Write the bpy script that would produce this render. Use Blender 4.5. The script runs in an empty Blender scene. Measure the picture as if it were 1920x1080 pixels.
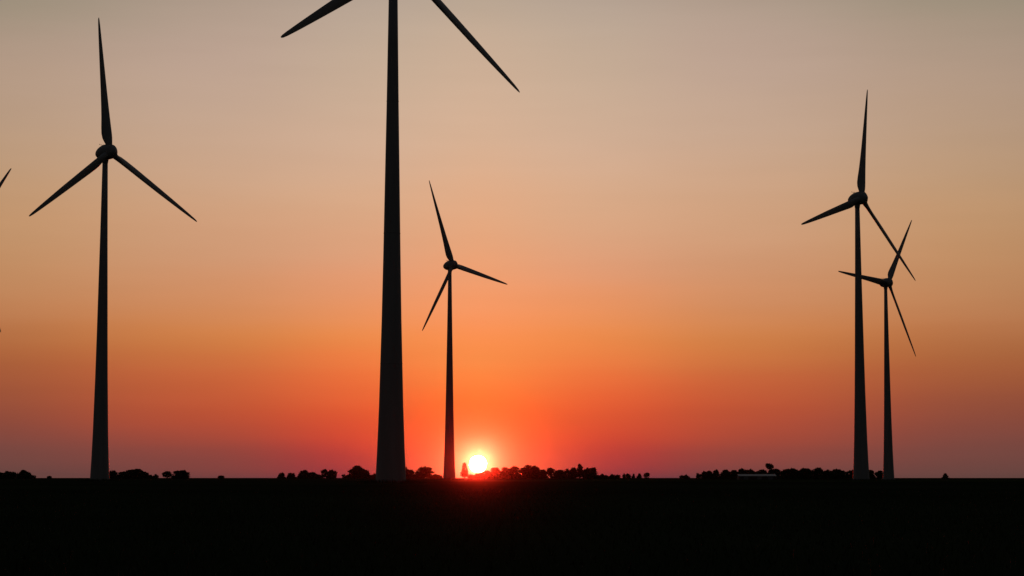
import bpy, math, random
import numpy as np
from mathutils import Vector, Matrix

random.seed(11)
rng = np.random.default_rng(7)
SC = bpy.context.scene
COL = SC.collection
R = math.radians

# ---------------------------------------------------------------- camera
F_PX, W_PX, H_PX = 4000.0, 1920.0, 1080.0
CAM_H = 1.8
HORIZON = 895.6
PITCH = math.atan((HORIZON - 540.0) / F_PX)
cam_data = bpy.data.cameras.new('camera')
cam_data.sensor_width = 36.0
cam_data.lens = 36.0 * F_PX / W_PX
cam_data.clip_start = 0.1
cam_data.clip_end = 60000.0
cam = bpy.data.objects.new('camera', cam_data)
COL.objects.link(cam)
cam.location = (0, 0, CAM_H)
cam.rotation_euler = (math.pi / 2 + PITCH, 0, 0)
SC.camera = cam

# ---------------------------------------------------------------- sun direction
SUN_EL = math.degrees(math.atan((HORIZON - 870.5) / F_PX))
SUN_AZ = math.degrees(math.atan((896.5 - 960.0) / F_PX))       # degrees to the right of +Y
SUN_DIR = Vector((math.sin(R(SUN_AZ)) * math.cos(R(SUN_EL)), math.cos(R(SUN_AZ)) * math.cos(R(SUN_EL)), math.sin(R(SUN_EL))))


# ---------------------------------------------------------------- node helpers
class NT:
    def __init__(self, tree):
        self.t = tree

    def n(self, kind, **kw):
        nd = self.t.nodes.new(kind)
        for k, v in kw.items():
            setattr(nd, k, v)
        return nd

    def link(self, a, b):
        self.t.links.new(a, b)

    def m(self, op, *args):
        nd = self.n('ShaderNodeMath', operation=op)
        for i, a in enumerate(args):
            if isinstance(a, (int, float)):
                nd.inputs[i].default_value = a
            else:
                self.link(a, nd.inputs[i])
        return nd.outputs[0]

    def vm(self, op, a, b=None, scale=None):
        nd = self.n('ShaderNodeVectorMath', operation=op)
        for i, x in enumerate((a, b)):
            if x is None:
                continue
            if isinstance(x, (tuple, list, Vector)):
                nd.inputs[i].default_value = x
            else:
                self.link(x, nd.inputs[i])
        if scale is not None:
            if isinstance(scale, (int, float)):
                nd.inputs['Scale'].default_value = scale
            else:
                self.link(scale, nd.inputs['Scale'])
        return nd.outputs['Value'] if op in ('DOT_PRODUCT', 'LENGTH') else nd.outputs[0]


def lin(c):
    out = []
    for v in c:
        v = v / 255.0
        out.append(v / 12.92 if v <= 0.04045 else ((v + 0.055) / 1.055) ** 2.4)
    return tuple(out)


# ---------------------------------------------------------------- world: dusk sky as a function of direction
world = bpy.data.worlds.new('World')
SC.world = world
world.use_nodes = True
world.node_tree.nodes.clear()
w = NT(world.node_tree)
tc = w.n('ShaderNodeTexCoord')
dirv = w.vm('NORMALIZE', tc.outputs['Generated'])
sep = w.n('ShaderNodeSeparateXYZ')
w.link(dirv, sep.inputs[0])
RAD = 180 / math.pi
elev = w.m('MULTIPLY', w.m('ARCSINE', sep.outputs['Z']), RAD)
az = w.m('SUBTRACT', w.m('MULTIPLY', w.m('ARCTAN2', sep.outputs['X'], sep.outputs['Y']), RAD), SUN_AZ)
# soft uneven dust layers: a slow ripple of the elevation
mp = w.n('ShaderNodeMapping')
mp.inputs['Scale'].default_value = (3.0, 3.0, 26.0)
w.link(dirv, mp.inputs[0])
nz = w.n('ShaderNodeTexNoise')
nz.inputs['Scale'].default_value = 1.6
nz.inputs['Detail'].default_value = 2.0
w.link(mp.outputs[0], nz.inputs['Vector'])
mp2 = w.n('ShaderNodeMapping')
mp2.inputs['Scale'].default_value = (9.0, 9.0, 90.0)
w.link(dirv, mp2.inputs[0])
nz2 = w.n('ShaderNodeTexNoise')
nz2.inputs['Scale'].default_value = 1.3
nz2.inputs['Detail'].default_value = 3.0
w.link(mp2.outputs[0], nz2.inputs['Vector'])
veil = w.m('ADD', 0.96, w.m('MULTIPLY', nz2.outputs['Fac'], 0.08))     # faint streaks of thin high dust
elev_n = w.m('ADD', elev, w.m('MULTIPLY', w.m('SUBTRACT', nz.outputs['Fac'], 0.5), 0.8))

# sky colours by row (elevation in degrees) for four distances in azimuth from the sun
ROWS = [0.0, 0.7, 1.65, 2.8, 3.5, 4.2, 5.6, 7.1, 8.5, 9.9, 11.4, 12.8, 20.0, 35.0, 60.0, 90.0]
TAIL = [(112, 110, 106), (66, 70, 76), (38, 43, 52), (30, 35, 45)]
SKY = {
    0.0: [(250, 78, 46), (252, 92, 50), (255.0, 81.0, 0.3), (224.7, 126.5, 68.5), (226.5, 124.8, 73.2), (228.1, 129.9, 90.6), (208.4, 141.5, 110.4), (197.3, 150.8, 124.0), (189.6, 157.9, 136.8), (184.4, 162.1, 144.7), (181.0, 160.8, 144.1), (163.7, 154.5, 140.2)],
    3.0: [(42.1, 45.7, 72.2), (193.0, 45.5, 50.6), (223.4, 75.8, 45.7), (230.8, 101.6, 60.8), (215.5, 120.4, 71.4), (217.5, 126.8, 78.2), (194.7, 136.1, 116.6), (186.2, 152.4, 128.5), (184.9, 158.6, 142.4), (178.3, 159.9, 144.4), (169.6, 157.1, 141.3), (163.2, 154.5, 146.7)],
    7.3: [(109.2, 62.9, 63.8), (146.5, 71.0, 62.5), (195.1, 75.8, 48.2), (190.4, 90.8, 61.6), (191.2, 114.2, 66.2), (193.5, 121.2, 80.1), (178.5, 132.7, 112.4), (185.1, 148.9, 125.8), (179.3, 153.8, 137.6), (173.0, 154.2, 141.7), (167.3, 149.5, 142.3), (159.4, 145.9, 134.6)],
    13.5: [(102.5, 71.6, 66.5), (125.9, 76.9, 70.0), (143.0, 74.8, 61.5), (162.1, 86.7, 58.3), (166.6, 100.1, 64.3), (180.8, 117.5, 82.1), (181.7, 134.7, 98.0), (182.4, 144.1, 109.9), (175.2, 146.8, 121.9), (170.7, 147.0, 129.1), (164.7, 145.2, 131.2), (131.9, 130.3, 111.0)],
    40.0: [(48, 36, 38), (52, 38, 38), (58, 40, 38), (68, 46, 40), (74, 50, 42), (78, 56, 46), (84, 64, 54), (86, 70, 60), (86, 74, 66), (86, 76, 70), (84, 78, 72), (82, 78, 74)],
    180.0: [(20, 18, 22), (21, 19, 22), (22, 20, 23), (24, 21, 24), (25, 22, 25), (26, 23, 26), (28, 25, 28), (29, 27, 30), (30, 28, 31), (31, 29, 32), (31, 30, 33), (32, 31, 34)],
}
WIDTH = {0.0: 2.1, 3.0: 2.4, 7.3: 3.4, 13.5: 5.2, 40.0: 20.0, 180.0: 85.0}
# a B-spline-free linear ramp of the square root keeps the steps even
frac = w.m('SQRT', w.m('DIVIDE', w.m('MAXIMUM', elev_n, 0.0), 90.0))
num = None
den = None
absaz = w.m('ABSOLUTE', az)
for a0, cols in SKY.items():
    cr = w.n('ShaderNodeValToRGB')
    cr.color_ramp.interpolation = 'B_SPLINE'
    el = cr.color_ramp.elements
    tail = TAIL if a0 < 30 else ([(70, 70, 70), (52, 56, 62), (36, 41, 50), (30, 35, 45)] if a0 < 90 else [(34, 33, 38), (34, 36, 43), (32, 36, 45), (30, 35, 45)])
    full = cols + tail
    while len(el) < len(full):
        el.new(0.5)
    for i, (row, c) in enumerate(zip(ROWS, full)):
        el[i].position = math.sqrt(row / 90.0)
    for i, c in enumerate(full):
        el[i].color = (*lin(c), 1)
    w.link(frac, cr.inputs[0])
    q = w.m('DIVIDE', w.m('SUBTRACT', absaz, a0), WIDTH[a0])
    wt = w.m('EXPONENT', w.m('MULTIPLY', w.m('MULTIPLY', q, q), -1.0))
    term = w.vm('SCALE', cr.outputs[0], scale=wt)
    num = term if num is None else w.vm('ADD', num, term)
    den = wt if den is None else w.m('ADD', den, wt)
base = w.vm('SCALE', num, scale=w.m('DIVIDE', veil, w.m('MAXIMUM', den, 1e-5)))
# aureole round the sun
cosang = w.vm('DOT_PRODUCT', dirv, tuple(SUN_DIR))
ang = w.m('MULTIPLY', w.m('ARCCOSINE', w.m('MINIMUM', cosang, 0.9999999)), RAD)
g1 = w.m('EXPONENT', w.m('MULTIPLY', ang, -1.0 / 0.38))
g2 = w.m('EXPONENT', w.m('MULTIPLY', ang, -1.0 / 1.3))
a1 = w.n('ShaderNodeCombineXYZ')
for i, v in enumerate((1.2, 0.64, 0.36)):
    a1.inputs[i].default_value = v
a2 = w.n('ShaderNodeCombineXYZ')
for i, v in enumerate((0.25, 0.12, 0.02)):
    a2.inputs[i].default_value = v
glow = w.vm('ADD', w.vm('SCALE', a1.outputs[0], scale=g1), w.vm('SCALE', a2.outputs[0], scale=g2))
tot = w.vm('ADD', base, glow)
bg1 = w.n('ShaderNodeBackground')
w.link(tot, bg1.inputs['Color'])
bg1.inputs['Strength'].default_value = 1.0
sky = w.n('ShaderNodeTexSky')
sky.sky_type = 'NISHITA'
sky.sun_disc = False
sky.sun_elevation = R(SUN_EL)
sky.sun_rotation = R(SUN_AZ)
sky.dust_density = 5.0
bg2 = w.n('ShaderNodeBackground')
w.link(sky.outputs[0], bg2.inputs['Color'])
bg2.inputs['Strength'].default_value = 0.05
add = w.n('ShaderNodeAddShader')
w.link(bg1.outputs[0], add.inputs[0])
w.link(bg2.outputs[0], add.inputs[1])
outw = w.n('ShaderNodeOutputWorld')
w.link(add.outputs[0], outw.inputs['Surface'])

# ---------------------------------------------------------------- sun lamp (a dim, red, setting sun)
sl = bpy.data.lights.new('sun_light', 'SUN')
sl.energy = 0.4
sl.angle = R(0.5)
sl.color = (1.0, 0.03, 0.012)
slo = bpy.data.objects.new('sun_light', sl)
COL.objects.link(slo)
slo.rotation_euler = SUN_DIR.to_track_quat('Z', 'Y').to_euler()

SC.view_settings.view_transform = 'Standard'
SC.view_settings.look = 'None'
SC.view_settings.exposure = 0.0
SC.view_settings.gamma = 1.0
SC.view_settings.use_curve_mapping = False
SC.cycles.max_bounces = 4
SC.cycles.volume_bounces = 0


# ---------------------------------------------------------------- object helpers
def mesh_obj(name, verts, faces, mat, parent=None, smooth=False, mats=None, fmat=None):
    me = bpy.data.meshes.new(name)
    me.from_pydata([tuple(map(float, v)) for v in verts], [], faces)
    for m in (mats or [mat]):
        me.materials.append(m)
    if fmat is not None:
        me.polygons.foreach_set('material_index', fmat)
    if smooth:
        me.polygons.foreach_set('use_smooth', [True] * len(me.polygons))
    me.update()
    o = bpy.data.objects.new(name, me)
    COL.objects.link(o)
    if parent is not None:
        o.parent = parent
    return o


def tag(o, label=None, cat=None, group=None, kind=None):
    if label: o['label'] = label
    if cat: o['category'] = cat
    if group: o['group'] = group
    if kind: o['kind'] = kind
    return o


def empty(name, loc, rz=0.0):
    o = bpy.data.objects.new(name, None)
    COL.objects.link(o)
    o.location = loc
    o.rotation_euler = (0, 0, rz)
    return o


def copy_child(ch, parent):
    c = ch.copy()
    COL.objects.link(c)
    c.parent = parent
    for g in ch.children:
        copy_child(g, c)
    return c


def paint(name, col, rough=0.5, metal=0.0, var=0.1, scale=1.0, bump=0.0, streak=None, spec=0.5):
    m = bpy.data.materials.new(name)
    m.use_nodes = True
    t = NT(m.node_tree)
    b = m.node_tree.nodes['Principled BSDF']
    b.inputs['Roughness'].default_value = rough
    b.inputs['Metallic'].default_value = metal
    b.inputs['Specular IOR Level'].default_value = spec
    tcn = t.n('ShaderNodeTexCoord')
    mpn = t.n('ShaderNodeMapping')
    if streak:
        mpn.inputs['Scale'].default_value = streak
    t.link(tcn.outputs['Object'], mpn.inputs[0])
    no = t.n('ShaderNodeTexNoise')
    no.inputs['Scale'].default_value = scale
    no.inputs['Detail'].default_value = 5
    t.link(mpn.outputs[0], no.inputs['Vector'])
    cr = t.n('ShaderNodeValToRGB')
    cr.color_ramp.elements[0].position = 0.3
    cr.color_ramp.elements[1].position = 0.7
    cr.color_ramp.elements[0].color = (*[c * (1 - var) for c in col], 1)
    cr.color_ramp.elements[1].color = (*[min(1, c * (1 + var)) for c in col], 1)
    t.link(no.outputs['Fac'], cr.inputs[0])
    t.link(cr.outputs[0], b.inputs['Base Color'])
    if bump:
        bp = t.n('ShaderNodeBump')
        bp.inputs['Strength'].default_value = bump
        t.link(no.outputs['Fac'], bp.inputs['Height'])
        t.link(bp.outputs[0], b.inputs['Normal'])
    return m


M_TOWER = paint('grey_tower_paint', (0.23, 0.205, 0.18), 0.6, var=0.12, scale=0.5, streak=(1, 1, 0.12), spec=0.3)
M_BLADE = paint('grey_blade_gelcoat', (0.24, 0.215, 0.19), 0.55, var=0.08, scale=0.6, spec=0.3)
M_DARK = paint('dark_metal', (0.08, 0.08, 0.08), 0.5, var=0.1)
M_CONC = paint('earth_covered_foundation', (0.05, 0.045, 0.035), 0.9, var=0.2, scale=2.0, bump=0.2)
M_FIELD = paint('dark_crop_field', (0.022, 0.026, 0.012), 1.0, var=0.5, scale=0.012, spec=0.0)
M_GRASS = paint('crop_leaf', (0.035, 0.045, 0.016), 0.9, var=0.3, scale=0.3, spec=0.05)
M_STRIP = paint('greener_crop_strip', (0.045, 0.06, 0.018), 1.0, var=0.4, scale=0.02, spec=0.0)
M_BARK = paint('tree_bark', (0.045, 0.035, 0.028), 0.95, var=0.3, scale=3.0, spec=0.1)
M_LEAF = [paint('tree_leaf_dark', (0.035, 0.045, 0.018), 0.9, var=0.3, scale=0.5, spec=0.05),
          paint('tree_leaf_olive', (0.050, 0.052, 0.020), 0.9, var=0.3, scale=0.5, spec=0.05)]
M_ROOF = paint('pale_metal_roof', (0.10, 0.10, 0.105), 0.5, 0.2, var=0.08, scale=0.4)
M_WALL = paint('barn_wall', (0.035, 0.03, 0.025), 0.95, var=0.2, scale=0.6)


# ---------------------------------------------------------------- terrain
def ground_z(x, y):
    """Very gentle swells of the plain; flat round the camera."""
    r = np.hypot(x, y)
    k = np.clip((r - 250.0) / 900.0, 0, 1)
    z = 0.35 * np.sin(x / 310.0 + 0.7) * np.cos(y / 420.0) + 0.22 * np.sin(x / 140.0 + y / 370.0)
    a = np.degrees(np.arctan2(x, np.maximum(y, 1.0)))
    swell = 0.75 * np.exp(-((a + 1.5) / 5.0) ** 2) * np.exp(-((r - 1500) / 500.0) ** 2)
    fade = np.clip((8000.0 - r) / 3000.0, 0, 1)
    q = np.clip((r - 70.0) / 200.0, 0, 1)
    return (z * k * 0.8 + swell) * fade - 0.15 * k + 0.9 * q * q * (3 - 2 * q)


radii = np.concatenate([[0.0], np.geomspace(3, 8000, 110)])
NS = 240
ang_ = np.linspace(0, 2 * math.pi, NS, endpoint=False)
gv = [(0, 0, 0)]
for r_ in radii[1:]:
    x = r_ * np.cos(ang_)
    y = r_ * np.sin(ang_)
    gv += list(zip(x, y, ground_z(x, y)))
gf = [(0, 1 + i, 1 + (i + 1) % NS) for i in range(NS)]
for k in range(len(radii) - 2):
    a0 = 1 + k * NS
    b0 = a0 + NS
    gf += [(a0 + i, b0 + i, b0 + (i + 1) % NS, a0 + (i + 1) % NS) for i in range(NS)]
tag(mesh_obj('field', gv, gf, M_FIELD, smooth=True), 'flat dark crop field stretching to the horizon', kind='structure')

# a greener strip of crop lying across the plain, right of the pair of turbines
sv, sf = [], []
nx, ny = 60, 6
for j in range(ny + 1):
    for i in range(nx + 1):
        X = -30 + i * (420 / nx)
        Y = 430 + j * (110 / ny) + 10 * math.sin(i * 0.3)
        sv.append((X, Y, float(ground_z(np.float64(X), np.float64(Y))) + 0.12))
for j in range(ny):
    for i in range(nx):
        q = j * (nx + 1) + i
        sf.append((q, q + 1, q + nx + 2, q + nx + 1))
tag(mesh_obj('crop_strip', sv, sf, M_STRIP, smooth=True), 'slightly greener strip of crop in front of the right turbines', kind='structure')


# ---------------------------------------------------------------- wind turbines
PROFILE = [(-1.2, 2.52), (0, 2.50), (1.6, 2.43), (6, 2.21), (13, 1.95), (20, 1.77), (27, 1.59), (38, 1.38), (52, 1.15), (62, 0.98), (72, 0.84), (83.3, 0.68)]


def lathe(profile, seg, axis='z'):
    vs, fs = [], []
    for s, r in profile:
        for i in range(seg):
            a = 2 * math.pi * i / seg
            if axis == 'z':
                vs.append((r * math.cos(a), r * math.sin(a), s))
            else:
                vs.append((r * math.cos(a), -s, r * math.sin(a)))
    for k in range(len(profile) - 1):
        for i in range(seg):
            j = (i + 1) % seg
            fs.append((k * seg + i, k * seg + j, (k + 1) * seg + j, (k + 1) * seg + i))
    fs.append(tuple(range(seg))[::-1])
    fs.append(tuple((len(profile) - 1) * seg + i for i in range(seg)))
    return vs, fs


def box(cx, cy, cz, sx, sy, sz):
    v = [(cx + a * sx / 2, cy + b * sy / 2, cz + c * sz / 2) for a in (-1, 1) for b in (-1, 1) for c in (-1, 1)]
    f = [(0, 1, 3, 2), (4, 6, 7, 5), (0, 4, 5, 1), (2, 3, 7, 6), (0, 2, 6, 4), (1, 5, 7, 3)]
    return v, f


def join(parts):
    V, Fc = [], []
    for v, f in parts:
        o = len(V)
        V += list(v)
        Fc += [tuple(i + o for i in q) for q in f]
    return V, Fc


def tube(p0, p1, r0, r1, seg=8):
    p0, p1 = Vector(p0), Vector(p1)
    d = (p1 - p0).normalized()
    s = d.orthogonal().normalized()
    t = d.cross(s)
    v = []
    for p, r in ((p0, r0), (p1, r1)):
        for i in range(seg):
            a = 2 * math.pi * i / seg
            v.append(tuple(p + (s * math.cos(a) + t * math.sin(a)) * r))
    f = [(i, (i + 1) % seg, seg + (i + 1) % seg, seg + i) for i in range(seg)]
    f += [tuple(range(seg))[::-1], tuple(range(seg, 2 * seg))]
    return v, f


# span, chord, thickness ratio, pitch (deg), trailing-edge share, bend towards the front
BLADE = [(1.2, 1.6, 1.0, 36, 0.5, 0), (2.0, 1.75, 0.92, 36, 0.52, 0), (2.7, 2.15, 0.6, 35, 0.58, 0), (3.6, 2.6, 0.42, 32, 0.62, 0),
         (4.8, 2.80, 0.34, 28, 0.64, 0), (6.5, 2.70, 0.30, 24, 0.64, 0), (9, 2.45, 0.27, 19, 0.63, 0.02), (12, 2.22, 0.24, 15, 0.62, 0.04),
         (16, 1.95, 0.22, 11, 0.61, 0.08), (20, 1.72, 0.20, 8, 0.60, 0.12), (24, 1.45, 0.18, 6, 0.60, 0.18), (28, 1.16, 0.17, 4, 0.60, 0.24),
         (31, 0.92, 0.16, 3, 0.60, 0.30), (33.4, 0.68, 0.15, 2, 0.60, 0.34), (34.6, 0.46, 0.15, 2, 0.60, 0.36), (35.05, 0.18, 0.2, 2, 0.58, 0.37)]


def blade_mesh():
    vs, fs = [], []
    K = 18
    for s, c, th, pit, te, bend in BLADE:
        p = -R(pit)
        for i in range(K):
            a = 2 * math.pi * i / K
            if th > 0.9:
                u, v = math.cos(a) * 0.5, math.sin(a) * 0.5 * th
            else:
                u = math.cos(a) * 0.5
                xx = 0.5 + u                          # 0 leading .. 1 trailing
                v = math.copysign(1, math.sin(a)) * th * 1.1 * (math.sqrt(max(xx, 0)) * (1 - xx)) * 1.25 if 0 < i < K and i != K // 2 else 0.0
            x = -(u + te - 0.5) * c                    # trailing edge towards -X
            y = v * c
            X = x * math.cos(p) - y * math.sin(p)
            Y = x * math.sin(p) + y * math.cos(p)
            vs.append((X, Y - bend, s))
    n = len(BLADE)
    for k in range(n - 1):
        for i in range(K):
            j = (i + 1) % K
            fs.append((k * K + i, (k + 1) * K + i, (k + 1) * K + j, k * K + j))
    fs.append(tuple(range(K)))
    fs.append(tuple(range((n - 1) * K, n * K))[::-1])
    return vs, fs


OVERHANG, TILT = 1.6, R(4)
HUB_Z = 85.3


def make_turbine():
    root = empty('wind_turbine', (0, 0, 0))
    v, f = lathe(PROFILE, 64)
    tw = mesh_obj('tower', v, f, M_TOWER, root, smooth=True)
    for zf in (20.0, 41.0, 62.5):                      # flange seams between tower sections
        rr = float(np.interp(zf, [p[0] for p in PROFILE], [p[1] for p in PROFILE])) + 0.015
        v, f = lathe([(zf - 0.06, rr - 0.01), (zf - 0.04, rr + 0.02), (zf + 0.04, rr + 0.02), (zf + 0.06, rr - 0.01)], 48)
        mesh_obj('flange', v, f, M_TOWER, tw, smooth=True)
    v, f = join([box(0, 2.28, 2.75, 0.95, 0.34, 2.2), box(0, 2.46, 2.75, 0.8, 0.06, 2.0)])
    dr = mesh_obj('door', v, f, M_DARK, tw)
    v, f = join([box(0, 2.70 + 0.28 * k, 1.58 - 0.17 * k, 1.2, 0.3, 0.08) for k in range(4)] + [box(sx, 3.1, 1.3, 0.05, 1.2, 0.3) for sx in (-0.6, 0.6)])
    mesh_obj('steps', v, f, M_DARK, tw)
    v, f = lathe([(-0.6, 3.4), (0.75, 3.3), (0.92, 3.1), (0.94, 2.4)], 48)
    mesh_obj('foundation', v, f, M_CONC, root)
    # nacelle (egg shaped) behind the hub plane
    Tn = OVERHANG
    org = (0, 0, HUB_Z - math.sin(TILT) * Tn)          # on the tower axis
    npf = [(0.55 - Tn + 2.1, 1.75), (0.35, 1.92), (-0.2, 2.05), (-0.9, 2.12), (-1.6, 2.08), (-2.4, 1.92), (-3.2, 1.62), (-3.9, 1.22), (-4.4, 0.8), (-4.75, 0.35), (-4.82, 0.05)]
    npf = [(s + Tn, r) for s, r in npf]                # shift so that the tower axis is the origin
    v, f = lathe(npf, 40, 'y')
    v = [(x, y, z if z > -1.5 else -1.5 + (z + 1.5) * 0.5) for x, y, z in v]
    na = mesh_obj('nacelle', v, f, M_BLADE, root, smooth=True)
    na.location = org
    na.rotation_euler = (-TILT, 0, 0)
    v, f = join([tube((0.25, 1.4, 1.6), (0.25, 1.4, 2.45), 0.05, 0.04), tube((-0.5, 1.4, 2.3), (0.9, 1.4, 2.3), 0.035, 0.035),
                 tube((-0.5, 1.4, 2.25), (-0.5, 1.4, 2.5), 0.09, 0.05), tube((0.9, 1.4, 2.25), (0.9, 1.4, 2.5), 0.05, 0.09)])
    mesh_obj('weather_mast', v, f, M_DARK, na)
    v, f = lathe([(-0.7, 0.72), (-0.35, 0.78), (0.6, 0.92), (1.2, 1.0)], 32)
    yb = mesh_obj('yaw_bearing', v, f, M_TOWER, root, smooth=True)
    yb.location = (0, 0, HUB_Z - 2.2)
    # rotor parts in the tilted frame, hub plane at -Y * OVERHANG
    n = Vector((0, -math.cos(TILT), math.sin(TILT)))
    hubp = Vector(org) + n * Tn
    v, f = lathe([(-0.62, 1.70), (-0.5, 1.84), (0.0, 1.80), (0.6, 1.62), (1.2, 1.30), (1.65, 0.90), (1.95, 0.45), (2.05, 0.04)][::-1], 36, 'y')
    sp = mesh_obj('spinner', v, f, M_BLADE, root, smooth=True)
    sp.location = hubp
    sp.rotation_euler = (-TILT, 0, 0)
    v, f = blade_mesh()
    b0 = mesh_obj('blade', v, f, M_BLADE, root, smooth=True)
    blades = [b0]
    for _ in range(2):
        b = b0.copy()
        COL.objects.link(b)
        b.parent = root
        blades.append(b)
    return root, hubp


def set_roll(root, hubp, roll):
    k = 0
    for ch in root.children:
        if ch.name.split('.')[0] == 'blade':
            a = roll + k * 2 * math.pi / 3
            ch.matrix_local = Matrix.Translation(hubp) @ Matrix.Rotation(-TILT, 4, 'X') @ Matrix.Rotation(a, 4, 'Y')
            k += 1


TURB = [  # hub x, y, z, yaw, roll, label
    (-18.04, 340.5, 85.3, 53.6, -0.5, 'nearest and thickest grey wind turbine, its hub and nacelle cut off above the frame'),
    (-103.6, 544.2, 85.38, 55.8, -4.4, 'tall wind turbine left of the thickest one, one blade pointing straight up'),
    (-23.3, 839.0, 85.45, 53.0, -21.4, 'small slender wind turbine standing just left of the setting sun'),
    (105.0, 635.7, 85.39, 47.4, 11.8, 'taller wind turbine of the overlapping pair far right of the setting sun'),
    (162.05, 914.2, 85.41, 43.2, 34.3, 'smaller wind turbine of the overlapping pair, one blade pointing sideways behind the taller tower'),
    (-193.97, 751.7, 85.45, 49.9, 35.9, 'wind turbine beyond the left edge, only a slanting blade tip in view'),
]
proto, hubp0 = make_turbine()
for i, (hx, hy, hz, yaw, roll, lab) in enumerate(TURB):
    if i == 0:
        root = proto
    else:
        root = proto.copy()
        COL.objects.link(root)
        for ch in proto.children:
            copy_child(ch, root)
    tag(root, lab, 'wind turbine', 'wind turbines of the wind farm')
    ya = R(yaw)
    bx = hx - OVERHANG * math.cos(TILT) * math.sin(ya)
    by = hy + OVERHANG * math.cos(TILT) * math.cos(ya)
    root.location = (bx, by, hz - HUB_Z)   # hub heights were fitted so that every tower stands on the ground
    root.rotation_euler = (0, 0, ya)
    set_roll(root, hubp0, R(roll))


# ---------------------------------------------------------------- trees on the horizon
def px_x(px, D):
    return (px - 960.0) / F_PX * D


def px_z(py, D):
    return CAM_H + (HORIZON - py) / F_PX * D


def crown_mesh(W, Hh, z0, style, seed):
    """Leaf clumps (small bent quads) spread through several uneven lobes, with gaps."""
    g = np.random.default_rng(seed)
    lobes = []
    if style == 'ball':
        lobes = [(0, 0, 0.5, 0.38, 0.44)] + [(0.24 * math.cos(a), 0.24 * math.sin(a), 0.5 + 0.2 * g.uniform(-1, 1), 0.22, 0.26) for a in np.arange(6) * 1.05]
    elif style == 'spire':
        lobes = [(g.normal(0, 0.05), g.normal(0, 0.05), t, 0.42 * (1 - t) + 0.16, 0.17) for t in np.linspace(0.12, 0.88, 6)]
    elif style == 'bush':
        lobes = [(g.uniform(-0.32, 0.32), g.uniform(-0.25, 0.25), g.uniform(0.22, 0.5), g.uniform(0.16, 0.26), g.uniform(0.25, 0.45)) for _ in range(7)]
    else:
        # a domed main mass, a wide skirt near the ground and small bumps riding on the dome
        lobes = [(0, 0, 0.44, 0.36, 0.46)]
        if style == 'round':
            lobes += [(0.24 * math.cos(a), 0.24 * math.sin(a), 0.14, 0.27, 0.22) for a in g.uniform(0, 6.28, 5)]
        for _ in range(10):
            a = g.uniform(0, 6.28)
            rr = g.uniform(0.05, 0.36)
            zt = 0.90 - 2.9 * rr * rr - g.uniform(0, 0.22)
            lobes.append((rr * math.cos(a), rr * math.sin(a), zt, g.uniform(0.10, 0.19), g.uniform(0.10, 0.16)))
    dens = {'airy': 3.0, 'bush': 5.0}.get(style, 5.0)
    ctr = []
    for (x, y, z, rw, rh) in lobes:
        m = int(8 + min(1400, dens * math.pi * rw * W * rh * Hh / (0.3 * min(1.0, 0.5 + W / 14) ** 2)))
        u = g.normal(size=(m, 3))
        u /= np.linalg.norm(u, axis=1)[:, None]
        rad = g.uniform(0.12, 1.08, m)[:, None] ** 0.6
        rad[g.random(m) < 0.05] *= 1.22
        p = u * rad * np.array([rw * W, rw * W, rh * Hh]) + np.array([x * W, y * W, z0 + z * Hh])
        ctr.append(p)
    ctr = np.concatenate(ctr)
    ctr = ctr[ctr[:, 2] > 0.15]
    top = ctr[:, 2].max()
    ctr[:, 2] = z0 * 0.6 + (ctr[:, 2] - z0 * 0.6) * ((z0 + Hh * 0.97 - z0 * 0.6) / (top - z0 * 0.6))
    n = len(ctr)
    sz = g.uniform(0.28, 0.72, n) * min(1.0, 0.5 + W / 14)
    a = g.normal(size=(n, 3)); a /= np.linalg.norm(a, axis=1)[:, None]
    b = np.cross(a, g.normal(size=(n, 3))); b /= np.linalg.norm(b, axis=1)[:, None]
    a *= sz[:, None]; b *= (sz * 0.8)[:, None]
    V = np.empty((n * 4, 3))
    V[0::4] = ctr - a; V[1::4] = ctr + b * 0.8; V[2::4] = ctr + a; V[3::4] = ctr - b * 0.8
    Fc = [(4 * i, 4 * i + 1, 4 * i + 2, 4 * i + 3) for i in range(n)]
    return V, Fc


def trunk_mesh(W, Ht, z0, style, seed):
    g = random.Random(seed)
    r = 0.10 + Ht * 0.022
    parts = []
    p = Vector((0, 0, -0.5))
    top = z0 + (Ht - z0) * 0.55
    steps = 4
    pts = [Vector((0, 0, -0.5))]
    for k in range(1, steps + 1):
        pts.append(Vector((g.uniform(-.1, .1) * k * .5, g.uniform(-.1, .1) * k * .5, -0.5 + (top + 0.5) * k / steps)))
    for k in range(steps):
        parts.append(tube(pts[k], pts[k + 1], r * (1 - k / (steps + 1)), r * (1 - (k + 1) / (steps + 1)), 7))
    for k in range(7):
        t = g.uniform(0.35, 0.95)
        q = pts[0].lerp(pts[-1], t)
        a = g.uniform(0, 6.28)
        L = W * g.uniform(0.22, 0.42)
        e = q + Vector((math.cos(a) * L, math.sin(a) * L, g.uniform(0.15, 0.4) * (Ht - z0)))
        e.z = min(e.z, Ht * 0.93)
        parts.append(tube(q, e, r * 0.4, r * 0.08, 5))
    return join(parts)


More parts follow.
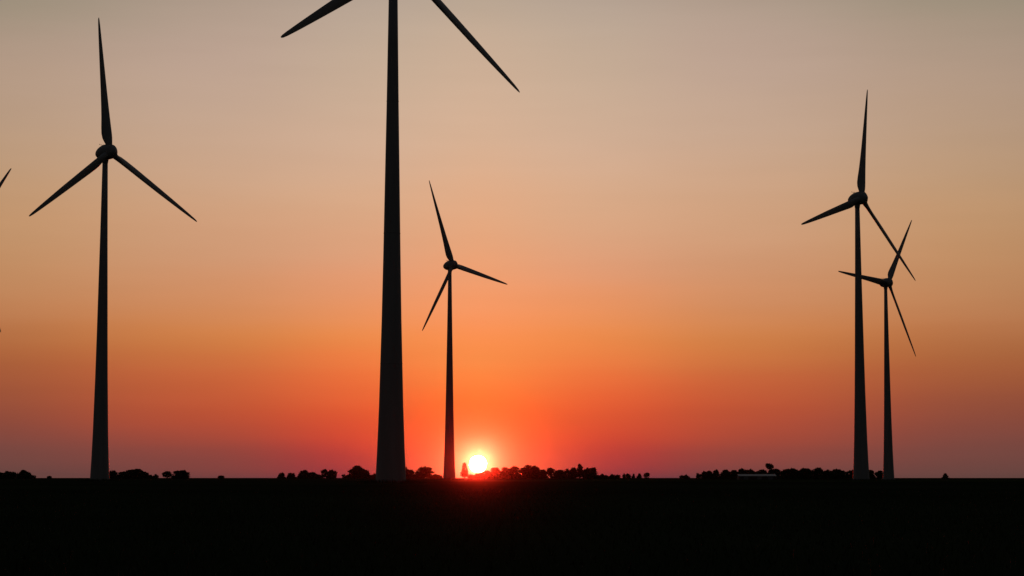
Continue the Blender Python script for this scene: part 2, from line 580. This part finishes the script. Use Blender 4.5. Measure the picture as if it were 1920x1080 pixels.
# x0, x1, top (pixels in the photograph), distance in metres, crown style, label
TREES = [
    (-14, 13, 884.5, 1500, 'round', 'broad dark tree cut by the left end of the horizon'),
    (8, 37, 883.6, 1520, 'round', 'low spreading tree second from the left end of the horizon, in the far left clump'),
    (34, 55, 881.6, 1540, 'round', 'rounded thin crowned tree ending the far left clump on its tall side'),
    (49, 77, 889.6, 1480, 'bush', 'low sloping thicket below the rounded tree of the far left clump'),
    (92, 100, 892.8, 1500, 'bush', 'tiny lone shrub between the far left clump and the left turbine'),
    (198, 208, 882.0, 1700, 'round', 'narrow tree touching the right side of the left turbine tower foot'),
    (209, 224, 881.8, 1700, 'round', 'small round tree second from the left turbine tower foot'),
    (222, 246, 884.2, 1680, 'round', 'low broad tree in the dip of the clump right of the left turbine'),
    (236, 258, 880.5, 1720, 'round', 'rounded tree left of the peak of the clump beside the left turbine'),
    (248, 270, 879.2, 1700, 'round', 'highest tree of the clump right of the left turbine'),
    (268, 285, 884.4, 1700, 'round', 'small tree stepping down at the right end of the clump by the left turbine'),
    (282, 300, 889.8, 1690, 'bush', 'low bush trailing off the clump right of the left turbine'),
    (308, 328, 882.6, 1750, 'airy', 'see-through tree forming the left half of the lone pair between left and thickest turbines'),
    (325, 353, 881.8, 1730, 'round', 'dense domed tree forming the right half of the lone pair between left and thickest turbines'),
    (409, 420, 891.6, 1700, 'bush', 'tiny shrub alone on the bare horizon right of the domed pair'),
    (525, 538, 887.0, 1700, 'round', 'first of two tiny round trees starting the row left of the thickest turbine'),
    (538, 553, 887.0, 1710, 'round', 'second of two tiny round trees starting the row left of the thickest turbine'),
    (559, 579, 881.2, 1700, 'round', 'round headed tree joined to a lower one in the row left of the thickest turbine'),
    (576, 595, 884.6, 1700, 'round', 'lower tree leaning against the round headed one left of the thickest turbine'),
    (592, 607, 889.8, 1690, 'bush', 'low flat bush in the gap between two tree pairs left of the thickest turbine'),
    (603, 619, 879.8, 1720, 'airy', 'thin see-through tree of the twin pair left of the big domed tree'),
    (616, 635, 881.2, 1720, 'round', 'fuller tree of the twin pair left of the big domed tree'),
    (643, 661, 888.8, 1700, 'bush', 'low ragged bush at the left foot of the big domed tree'),
    (656, 686, 873.2, 1650, 'round', 'big domed tree just left of the thickest turbine tower'),
    (674, 695, 880.5, 1640, 'round', 'sloping right shoulder tree attached to the big domed tree'),
    (690, 708, 888.4, 1640, 'bush', 'low bush between the big domed tree and the thickest tower'),
    (756, 768, 876.0, 1640, 'round', 'narrow tree emerging from behind the right side of the thickest tower'),
    (766, 778, 880.4, 1650, 'round', 'small lower tree between the thickest tower and the lone dome tree'),
    (781, 809, 873.2, 1650, 'round', 'lone wide dome tree between the thickest tower and the small turbine'),
    (807, 830, 889.0, 1660, 'bush', 'very low hedge-like bush at the left foot of the small turbine'),
    (864, 879, 866.6, 1700, 'spire', 'slim upright tree against the left edge of the setting sun'),
    (878, 894, 890.0, 1720, 'bush', 'low bush directly under the setting sun disc'),
    (892, 906, 885.6, 1740, 'bush', 'small bush covering the lower right edge of the sun disc'),
    (903, 922, 882.6, 1750, 'round', 'first tree right of the sun disc, at the low start of the rising clump'),
    (917, 941, 876.2, 1740, 'round', 'flat topped tree second right of the sun disc'),
    (938, 960, 876.0, 1750, 'round', 'level tree in the middle of the flat topped run right of the sun'),
    (954, 978, 873.8, 1740, 'round', 'tree at the notch before the highest dome right of the sun'),
    (977, 1002, 871.3, 1720, 'round', 'tallest domed tree of the clump right of the sun'),
    (992, 1015, 873.4, 1730, 'round', 'tree forming the falling right slope of the highest dome right of the sun'),
    (1008, 1025, 880.6, 1740, 'round', 'low tree in the dip right of the highest dome'),
    (1022, 1042, 877.0, 1780, 'airy', 'thin pale see-through tree between the two domes of the long clump'),
    (1036, 1061, 881.6, 1740, 'round', 'low level tree in the saddle of the long clump right of the sun'),
    (1056, 1069, 879.0, 1750, 'airy', 'small ragged tree at the start of the second dome right of the sun'),
    (1066, 1081, 876.4, 1750, 'round', 'rising tree left of the pointed one in the second dome'),
    (1079, 1095, 869.6, 1750, 'spire', 'pointed tree sticking up from the second dome right of the sun'),
    (1091, 1109, 877.2, 1740, 'round', 'rounded tree just right of the pointed one in the second dome'),
    (1102, 1120, 876.4, 1730, 'round', 'tree with a steep right side closing the long clump'),
    (1114, 1131, 888.6, 1730, 'bush', 'low bush at the right foot of the long clump'),
    (1128, 1142, 891.4, 1730, 'bush', 'lowest bush trailing from the long clump towards the small shrub row'),
    (1143, 1162, 888.8, 1700, 'bush', 'widest shrub, first in the separate row of small shrubs'),
    (1167, 1181, 887.6, 1700, 'bush', 'round shrub second in the separate row of small shrubs'),
    (1183, 1190, 888.8, 1700, 'spire', 'thin spiky shrub, narrowest in the separate row of small shrubs'),
    (1194, 1204, 888.0, 1700, 'spire', 'small pointed shrub fourth in the separate row of small shrubs'),
    (1204, 1218, 886.8, 1700, 'airy', 'tallest ragged shrub ending the separate row of small shrubs'),
    (1276, 1294, 889.8, 1650, 'bush', 'lone low bush before the long wood starts'),
    (1304, 1315, 887.4, 1600, 'bush', 'bush forming the very start of the long wood'),
    (1311, 1324, 883.8, 1610, 'round', 'small tree second in the long wood where its top rises'),
    (1322, 1336, 882.8, 1610, 'round', 'small tree third in the long wood, left of a notch'),
    (1335, 1349, 880.8, 1610, 'round', 'knobbly tree fourth in the long wood'),
    (1348, 1368, 880.8, 1620, 'round', 'broad tree in the long wood left of the pale barn'),
    (1365, 1384, 881.6, 1620, 'round', 'tree in the long wood over the left end of the pale barn roof'),
    (1383, 1396, 878.4, 1630, 'round', 'raised round tree above the left third of the pale barn roof'),
    (1393, 1413, 880.6, 1630, 'round', 'level tree behind the middle of the pale barn roof'),
    (1403, 1415, 878.6, 1640, 'round', 'small knob topped tree behind the middle of the pale barn roof'),
    (1412, 1436, 880.6, 1630, 'round', 'low tree behind the barn, just left of the tall stalked tree'),
    (1432, 1448, 868.6, 1650, 'ball', 'tall stalked tree with a ball crown rising above the wood over the barn'),
    (1434, 1463, 879.4, 1630, 'round', 'wide tree under the stalked ball tree at the right end of the barn'),
    (1459, 1481, 879.2, 1610, 'round', 'first tree of the long wood clear of the barn right end'),
    (1476, 1501, 877.6, 1600, 'round', 'tree where the long wood reaches its full height right of the barn'),
    (1494, 1521, 877.2, 1600, 'round', 'tree in the middle of the highest stretch of the long wood'),
    (1515, 1545, 876.8, 1600, 'round', 'highest tree of the long wood, left of its step down'),
    (1540, 1559, 880.2, 1600, 'round', 'tree at the step down in the long wood'),
    (1551, 1576, 879.2, 1600, 'round', 'broad tree after the step down in the long wood'),
    (1570, 1589, 882.6, 1590, 'round', 'low tree second from the left side of the taller right turbine'),
    (1582, 1603, 881.2, 1590, 'round', 'tree touching the left side of the taller right turbine tower'),
    (1624, 1638, 881.2, 1590, 'round', 'tree touching the right side of the taller right turbine tower'),
    (1634, 1657, 882.8, 1590, 'round', 'low tree between the two overlapping turbine towers'),
    (1762, 1775, 888.4, 1500, 'spire', 'lone small pointed bush on the bare right horizon'),
]
HSCL = 1.0
for i, (x0, x1, top, D, style, lab) in enumerate(TREES):
    xc = px_x((x0 + x1) / 2, D)
    Wd = (x1 - x0) / F_PX * D * {'round': 1.34, 'airy': 1.15, 'bush': 1.2}.get(style, 1.08)
    gz = float(ground_z(np.float64(xc), np.float64(D))) - 0.1
    Ht = px_z(top, D) - gz + 0.25
    z0 = {'bush': 0.0, 'ball': Ht * 0.55, 'spire': Ht * 0.12}.get(style, Ht * 0.05)
    small = style == 'bush'
    o = empty('bush' if small else 'tree', (xc, D + random.uniform(-8, 8), gz), 0)
    tag(o, lab, 'bush' if small else 'tree', 'bushes on the horizon' if small else 'trees on the horizon')
    V, Fc = crown_mesh(Wd, Ht - z0, z0, style, 100 + i)
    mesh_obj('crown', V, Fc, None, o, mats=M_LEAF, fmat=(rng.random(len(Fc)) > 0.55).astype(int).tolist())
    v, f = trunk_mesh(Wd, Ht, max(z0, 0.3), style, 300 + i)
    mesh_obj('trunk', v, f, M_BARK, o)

# ---------------------------------------------------------------- long low barn in front of the wood
DB = 1500.0
bx0, bx1 = px_x(1381, DB), px_x(1452, DB)
bz = float(ground_z(np.float64((bx0 + bx1) / 2), np.float64(DB)))
barn = empty('barn', ((bx0 + bx1) / 2, DB, bz))
tag(barn, 'long low barn with a pale metal roof in front of the horizon wood', 'barn')
L = bx1 - bx0
z_e, z_r = px_z(892.8, DB) - bz, px_z(889.2, DB) - bz
parts = [box(0, 0, z_e / 2 - 0.2, L - 0.8, 13, z_e + 0.36)]
gv_, gf_ = [], []
for s in (-1, 1):
    x = s * (L / 2 - 0.4)
    gv_ += [(x, -6.5, z_e - 0.05), (x, 6.5, z_e - 0.05), (x, 0, z_r - 0.12)]
gf_ = [(0, 1, 2), (3, 5, 4), (0, 2, 5, 3), (1, 4, 5, 2)]
mesh_obj('walls', *join(parts + [(gv_, gf_)]), M_WALL, barn)
for s in (-1, 1):
    a = math.atan2(z_r - z_e, 6.9)
    ln = 6.95 / math.cos(a)
    v, f = box(0, 0, 0, L, ln, 0.10)
    for k in range(int(L / 1.2)):
        v2, f2 = box(-L / 2 + 0.6 + k * 1.2, 0, 0.07, 0.08, ln - 0.02, 0.06)
        v, f = join([(v, f), (v2, f2)])
    ro = mesh_obj('roof', v, f, M_ROOF, barn)
    ro.location = (0, s * (3.475 + 0.01), (z_e + z_r) / 2)
    ro.rotation_euler = (-s * a, 0, 0)
for k in (-0.3, 0.05, 0.34):
    mesh_obj('door', *box(k * L, -6.54, z_e * 0.4, 3.2, 0.1, z_e * 0.78), M_DARK, barn)

# ---------------------------------------------------------------- young crop in the near field
n = 70000
rr = 12 + 190 * rng.random(n) ** 0.75
aa = R(22) * (rng.random(n) * 2 - 1)
gx, gy = rr * np.sin(aa), rr * np.cos(aa)
row = np.round(gx / 0.45) * 0.45 + rng.normal(0, 0.07, n)
gx = row
h = rng.uniform(0.08, 0.26, n)
th = rng.uniform(0, math.pi, n)
wd = rng.uniform(0.012, 0.03, n)
lx, ly = rng.normal(0, 0.07, n), rng.normal(0, 0.07, n)
gz_ = ground_z(gx, gy)
V = np.empty((n * 3, 3))
V[0::3] = np.stack([gx - wd * np.cos(th), gy - wd * np.sin(th), gz_ - 0.01], 1)
V[1::3] = np.stack([gx + wd * np.cos(th), gy + wd * np.sin(th), gz_ - 0.01], 1)
V[2::3] = np.stack([gx + lx, gy + ly, gz_ + h], 1)
me = bpy.data.meshes.new('crop_blades')
me.vertices.add(n * 3)
me.vertices.foreach_set('co', V.ravel())
me.loops.add(n * 3)
me.loops.foreach_set('vertex_index', np.arange(n * 3))
me.polygons.add(n)
me.polygons.foreach_set('loop_start', np.arange(n) * 3)
me.polygons.foreach_set('loop_total', np.full(n, 3))
me.materials.append(M_GRASS)
me.update()
me.validate()
cb = bpy.data.objects.new('crop_blades', me)
COL.objects.link(cb)
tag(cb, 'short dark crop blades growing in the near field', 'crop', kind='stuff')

# tall weeds left standing round every tower foot
wv, wf = [], []
for hx, hy, hz, yaw, roll, lab in TURB:
    bx = hx - OVERHANG * math.sin(R(yaw))
    by = hy + OVERHANG * math.cos(R(yaw))
    for _ in range(1500):
        a = random.uniform(0, 2 * math.pi)
        r = 2.6 + 3.4 * random.random() ** 1.6
        x, y = bx + r * math.cos(a), by + r * math.sin(a)
        z = float(ground_z(np.float64(x), np.float64(y))) - 0.05
        hh = random.uniform(0.35, 0.75) * (1.5 if random.random() < 0.06 else 1) * (1.15 - (r - 2.6) / 6)
        t_ = random.uniform(0, math.pi)
        k = len(wv)
        q = random.uniform(0.03, 0.07)
        wv += [(x - q * math.cos(t_), y - q * math.sin(t_), z), (x + q * math.cos(t_), y + q * math.sin(t_), z),
               (x + random.gauss(0, 0.12), y + random.gauss(0, 0.12), z + hh)]
        wf.append((k, k + 1, k + 2))
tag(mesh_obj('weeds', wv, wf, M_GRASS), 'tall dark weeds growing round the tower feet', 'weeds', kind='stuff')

# ---------------------------------------------------------------- the sun itself
DS = 26000.0
sm = bpy.data.materials.new('sun_surface')
sm.use_nodes = True
sm.node_tree.nodes.clear()
s = NT(sm.node_tree)
em = s.n('ShaderNodeEmission')
em.inputs['Color'].default_value = (1.0, 0.03, 0.012, 1)
em.inputs['Strength'].default_value = 13000
so = s.n('ShaderNodeOutputMaterial')
s.link(em.outputs[0], so.inputs['Surface'])
import bmesh
bm = bmesh.new()
bmesh.ops.create_uvsphere(bm, u_segments=48, v_segments=24, radius=DS * 15.3 / F_PX)
me = bpy.data.meshes.new('sun')
bm.to_mesh(me)
bm.free()
me.materials.append(sm)
sun = bpy.data.objects.new('sun', me)
COL.objects.link(sun)
sun.location = Vector((0, 0, CAM_H)) + SUN_DIR * DS
tag(sun, 'white glowing disc of the setting sun resting on the horizon trees', 'sun')

# ---------------------------------------------------------------- evening haze over the plain
v, f = box(0, 0, (140 - 4) / 2, 16300, 16300, 144)
hz = mesh_obj('haze', v, f, None, mats=[bpy.data.materials.new('haze_air')])
hm = hz.data.materials[0]
hm.use_nodes = True
hm.node_tree.nodes.clear()
s = NT(hm.node_tree)
pv = s.n('ShaderNodeVolumePrincipled')
pv.inputs['Color'].default_value = (1.0, 0.82, 0.75, 1)
pv.inputs['Density'].default_value = 2.0e-6
pv.inputs['Anisotropy'].default_value = 0.995
so = s.n('ShaderNodeOutputMaterial')
s.link(pv.outputs[0], so.inputs['Volume'])
tag(hz, 'thin warm evening haze over the plain', kind='stuff')
